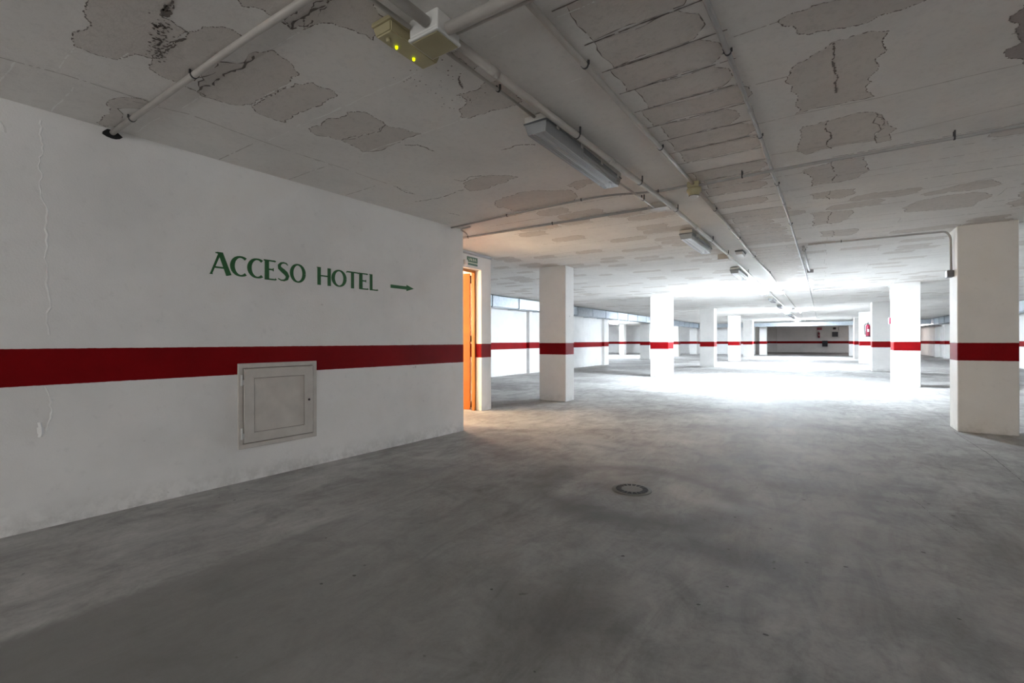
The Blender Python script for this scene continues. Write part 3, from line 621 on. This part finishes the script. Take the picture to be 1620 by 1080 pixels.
# ------------------------------------------------------------------ lettering
# strokes: (points, widths) in letter units, height 1
def stroke(bm, pts, ws, ox, oz, sc, x0, x1, frame):
    P = [Vector(p) for p in pts]; L = []
    for i, p in enumerate(P):
        dd = (P[min(i+1, len(P)-1)]-P[max(i-1, 0)]).normalized(); n = Vector((-dd.y, dd.x))
        w = ws[i] if isinstance(ws, (list, tuple)) else ws
        w *= 1.14; L.append((p+n*w/2, p-n*w/2))
    for (a, b), (c, d_) in zip(L, L[1:]):
        lo = [bm.verts.new(frame(ox+v.x*sc[0], oz+v.y*sc[1], x0)) for v in (a, b, d_, c)]
        hi = [bm.verts.new(frame(ox+v.x*sc[0], oz+v.y*sc[1], x1)) for v in (a, b, d_, c)]
        bm.faces.new(lo); bm.faces.new(hi)
        for i in range(4): bm.faces.new((lo[i], lo[(i+1) % 4], hi[(i+1) % 4], hi[i]))
def arc(cx, cy, rx, ry, a0, a1, n=18, thin=.07, thick=.17):
    pts, ws = [], []
    for i in range(n+1):
        a = math.radians(a0+(a1-a0)*i/n); pts.append((cx+rx*math.cos(a), cy+ry*math.sin(a)))
        ws.append(thin+(thick-thin)*abs(math.cos(a))**1.3)
    return pts, ws
GL = {
 'A': (.78, [([(.03, 0), (.36, .97)], [.07, .09]), ([(.26, 1.0), (.40, 1.0), (.72, 0)], [.07, .17, .19]), ([(.16, .33), (.60, .33)], .07), ([(.20, 1.0), (.42, .99)], .05), ([(-.02, .012), (.10, .012)], .035)]),
 'C': (.70, [arc(.42, .5, .34, .45, 52, 308)]), 
 'E': (.60, [([(.14, 0), (.14, 1)], [.18, .17]), ([(.0, .965), (.50, .965), (.53, .93)], [.06, .07, .10]), ([(.14, .53), (.44, .53)], .07), ([(.43, .45), (.43, .61)], .04), ([(.06, .035), (.52, .035), (.56, .08)], [.06, .07, .10])]),
 'S': (.62, [([(.52, .84), (.44, .93), (.32, .955), (.20, .92), (.11, .80), (.13, .67), (.27, .55), (.42, .42), (.50, .28), (.46, .13), (.33, .05), (.19, .05), (.05, .12)], [.04, .06, .07, .09, .13, .16, .19, .19, .16, .13, .08, .06, .04])]),
 'O': (.78, [arc(.39, .5, .31, .455, 0, 360, 30, .07, .155)]),
 'H': (.76, [([(.14, 0), (.14, 1)], .15), ([(.64, 0), (.64, 1)], .15), ([(.14, .53), (.64, .53)], .07), ([(.02, .985), (.2, .985)], .03), ([(.56, .985), (.70, .985)], .03)]),
 'T': (.66, [([(.33, 0), (.33, 1)], .15), ([(.0, .90), (.03, .96), (.63, .96), (.66, .90)], [.05, .07, .07, .05])]),
 'L': (.56, [([(.14, 0), (.14, 1)], .15), ([(.08, .035), (.50, .035), (.54, .08)], [.06, .07, .10]), ([(.02, .985), (.2, .985)], .03)]),
 'D': (.72, [([(.12, 0), (.12, 1)], .13), arc(.12, .5, .5, .46, -90, 90, 14, .08, .13)]),
 'I': (.26, [([(.12, 0), (.12, 1)], .13)]),
}
ang = math.atan(.042)
def on_wall(y, z, dx): return (WL(y)+dx, y, z)
t = thing('wall_lettering', 'green painted words ACCESO HOTEL on the white wall', 'lettering')
def word(txt, y0, y1, z0, h):
    tot = sum(GL[c][0] for c in txt); sc = (y1-y0)/tot; y = y0
    for ch in txt:
        w, st = GL[ch]; bm = bmesh.new()
        for pts, ws in st: stroke(bm, pts, ws, y, z0, (sc, h), .0004, .0015, on_wall)
        link('letter', bm, M['green_paint'], t); y += w*sc
word('ACCESO', 1.712, 2.50, 1.690, .172); word('HOTEL', 2.605, 3.31, 1.692, .168)
bm = bmesh.new()
for q in ([(3.475, 1.742), (3.475, 1.778), (3.70, 1.778), (3.70, 1.742)], [(3.70, 1.725), (3.70, 1.795), (3.81, 1.760)]):
    lo = [bm.verts.new(on_wall(y, z, .0004)) for y, z in q]; hi = [bm.verts.new(on_wall(y, z, .0015)) for y, z in q]
    bm.faces.new(lo); bm.faces.new(hi)
    for i in range(len(q)): bm.faces.new((lo[i], lo[(i+1) % len(q)], hi[(i+1) % len(q)], hi[i]))
tag(link('painted_arrow', bm, M['green_paint']), 'green painted arrow pointing right after the wall lettering', 'arrow')
# exit sign above the door
t = thing('exit_sign', 'small green exit sign above the wooden door', 'sign', (-4.70, 5.892, 2.45))
bx('sign_plate', M['green_sign'], (.001, .006, -.135, .135, -.068, .068), t, .001)
fr = lambda y, z, dx: (dx, y, z)
bm = bmesh.new(); y = -.10
for ch in 'SALIDA':
    w, st = GL[ch]
    for pts, ws in st: stroke(bm, pts, ws, y, .004, (.050, .042), .0062, .0070, fr)
    y += w*.054
link('sign_lettering', bm, M['cream_print'], t)
bx('sign_band', M['cream_print'], (.0062, .0070, -.135, .135, -.036, -.020), t)
o = bx('alarm_sounder', M['plastic'], (-4.699, -4.655, 5.66, 5.735, 2.36, 2.45), None, .012, 3); tag(o, 'small white wall device left of the exit sign', 'alarm')

# ------------------------------------------------------------------ access hatch on the near wall
t = thing('access_hatch', 'beige steel service hatch low on the white wall', 'hatch', (WL(2.25), 2.255, .625), -ang)
def ring(name, y0, y1, z0, z1, w, xa, xb, mat, par, bev=.003):
    bm = bmesh.new()
    box(bm, xa, xb, y0, y1, z1-w, z1, bev); box(bm, xa, xb, y0, y1, z0, z0+w, bev)
    box(bm, xa, xb, y0, y0+w, z0+w*.9, z1-w*.9, bev); box(bm, xa, xb, y1-w, y1, z0+w*.9, z1-w*.9, bev)
    return link(name, bm, mat, par)
ring('hatch_frame', -.345, .345, -.352, .352, .038, -.005, .014, M['panel'], t)
bx('hatch_gap', M['panel_edge'], (-.004, .004, -.312, .312, -.318, .318), t)
dr = bx('hatch_door', M['panel'], (.004, .014, -.302, .302, -.308, .308), t, .003)
ring('raised_border', -.300, .300, -.306, .306, .078, .014, .024, M['panel'], dr, .002)
bx('recessed_panel', M['panel'], (.0142, .0150, -.217, .217, -.223, .223), dr, .001)
ring('panel_shadow_gap', -.226, .226, -.232, .232, .009, .0142, .0155, M['panel_edge'], dr, 0)  # dark ring painted as the shadow of the panel recess
bm = bmesh.new(); lathe(bm, [(.010, 0), (.010, .006), (.007, .010)], (.024, .262, 0), 'X', 16); link('lock', bm, M['black'], dr)
for z in (.215, -.225):
    bm = bmesh.new(); tube(bm, [(.022, -.322, z-.045), (.022, -.322, z+.045)], .008, 10); box(bm, .016, .021, -.318, -.285, z-.04, z+.0, .001); link('hinge', bm, M['hinge_bright'], t)

# ------------------------------------------------------------------ floor drain
t = thing('floor_drain', 'round slotted iron drain set in the concrete floor', 'drain', (-1.228, 3.515, 0))
bm = bmesh.new(); lathe(bm, [(.150, .0005), (.148, .004), (.125, .0045)], (0, 0, 0), seg=40); link('drain_rim', bm, M['rim'], t)
bm = bmesh.new(); lathe(bm, [(.124, .0047), (.124, .0062), (.070, .0066)], (0, 0, 0), seg=40); link('drain_cover', bm, M['iron'], t)
bm = bmesh.new()
for k in range(18):
    a = 2*math.pi*k/18; ca, sa = math.cos(a), math.sin(a); hw = .0150
    q = [(r*ca-s*hw*sa*(r/.1), r*sa+s*hw*ca*(r/.1)) for r, s in ((.080, -.8), (.120, -1), (.120, 1), (.080, .8))]
    prism(bm, q, .0067, .0074)
link('drain_slots', bm, M['hole'], t)

# ------------------------------------------------------------------ fire equipment
def extinguisher(label, loc, dim=1.0, red='red'):
    t = thing('fire_extinguisher', label, 'fire extinguisher', loc, 0, 'fire extinguishers')
    s = dim
    bm = bmesh.new(); lathe(bm, [(.050*s, 0), (.072*s, .012*s), (.075*s, .04*s), (.075*s, .40*s), (.066*s, .45*s), (.035*s, .485*s), (.022*s, .50*s)], (0, -.085*s, 0), seg=22); link('cylinder', bm, M[red], t)
    bm = bmesh.new(); lathe(bm, [(.070*s, .0), (.0765*s, .0), (.0765*s, .035*s), (.070*s, .036*s)], (0, -.085*s, -.002), seg=22); link('base_ring', bm, M['black'], t)
    bm = bmesh.new(); lathe(bm, [(.020*s, .50*s), (.020*s, .53*s), (.014*s, .56*s)], (0, -.085*s, 0), seg=14)
    box(bm, -.012*s, .012*s, -.19*s, -.06*s, .54*s, .553*s); box(bm, -.012*s, .012*s, -.18*s, -.06*s, .575*s, .588*s); link('valve_handle', bm, M['black'], t)
    bm = bmesh.new(); tube(bm, smooth_path([(-.02*s, -.085*s, .53*s), (-.11*s, -.10*s, .50*s), (-.115*s, -.12*s, .30*s), (-.095*s, -.12*s, .08*s)], .06*s), .013*s, 10); link('hose', bm, M['hose'], t)
    bm = bmesh.new(); box(bm, -.030*s, .030*s, -.164*s, -.159*s, .20*s, .30*s); link('instruction_label', bm, M['white_label'], t)
    bm = bmesh.new(); box(bm, -.04*s, .04*s, -.012*s, -.0, .30*s, .42*s); link('wall_bracket', bm, M['black'], t)
extinguisher('red fire extinguisher mounted high on the fourth right pillar', (1.925, 29.05, 1.35), 1.22)
extinguisher('dark red fire extinguisher hanging on the dark end wall', (-.20, 54.0, 1.42), 1.1)
o = bx('notice_plate', M['red'], (-.36, .04, 53.985, 53.998, 2.2, 2.45)); tag(o, 'small dark red notice above the extinguisher on the end wall', 'sign')
bm = bmesh.new(); box(bm, 1.475, 1.507, 15.55, 15.75, 1.59, 1.75, .004); t2 = link('fire_call_point', bm, M['red']); tag(t2, 'small red box on the left side of the second right pillar', 'alarm')
t = thing('hose_cabinet', 'white-framed fire hose cabinet on the dark end wall', 'cabinet', (1.08, 54.0, 1.77))
bm = bmesh.new()
for d_ in ((-.36, .36, -.12, 0, .22, .36), (-.36, .36, -.12, 0, -.36, -.24), (-.36, -.24, -.12, 0, -.24, .22), (.24, .36, -.12, 0, -.24, .22)): box(bm, *d_)
link('cabinet_frame', bm, M['plastic'], t)
bx('cabinet_glass', M['black'], (-.24, .24, -.09, -.01, -.24, .22), t)
bm = bmesh.new(); lathe(bm, [(.20, -.115), (.20, -.092)], (0, 0, 0), 'Y', 24); lathe(bm, [(.07, -.12), (.07, -.1151)], (0, 0, 0), 'Y', 16); link('hose_reel', bm, M['hose'], t)
o = bx('wall_lamp', M['hose'], (.92, 1.16, 53.86, 53.999, 2.22, 2.42), None, .02); tag(o, 'small dark lamp above the hose cabinet', 'lamp')
o = bx('waste_bin', M['black'], (.06, .50, 53.72, 53.999, .58, 1.15), None, .015); tag(o, 'black box fixed low on the dark end wall', 'box')
conduit('dark pipe dropping from the ceiling to the hose cabinet', [(2.0, 53.93, 2.50), (1.36, 53.93, 2.50), (1.36, 53.93, 2.14)], .03, 'pvc_dark', group='conduits on walls', bend=.08)

el = bpy.data.lights.new('end_bay_lamp', 'POINT'); el.energy = 120; el.color = (1.0, .90, .86); el.shadow_soft_size = .1  # unseen fill light added behind the right pillars to brighten the end bay
eo = bpy.data.objects.new('end_bay_lamp', el); COL.objects.link(eo); eo.location = (4.7, 48.5, 2.3)
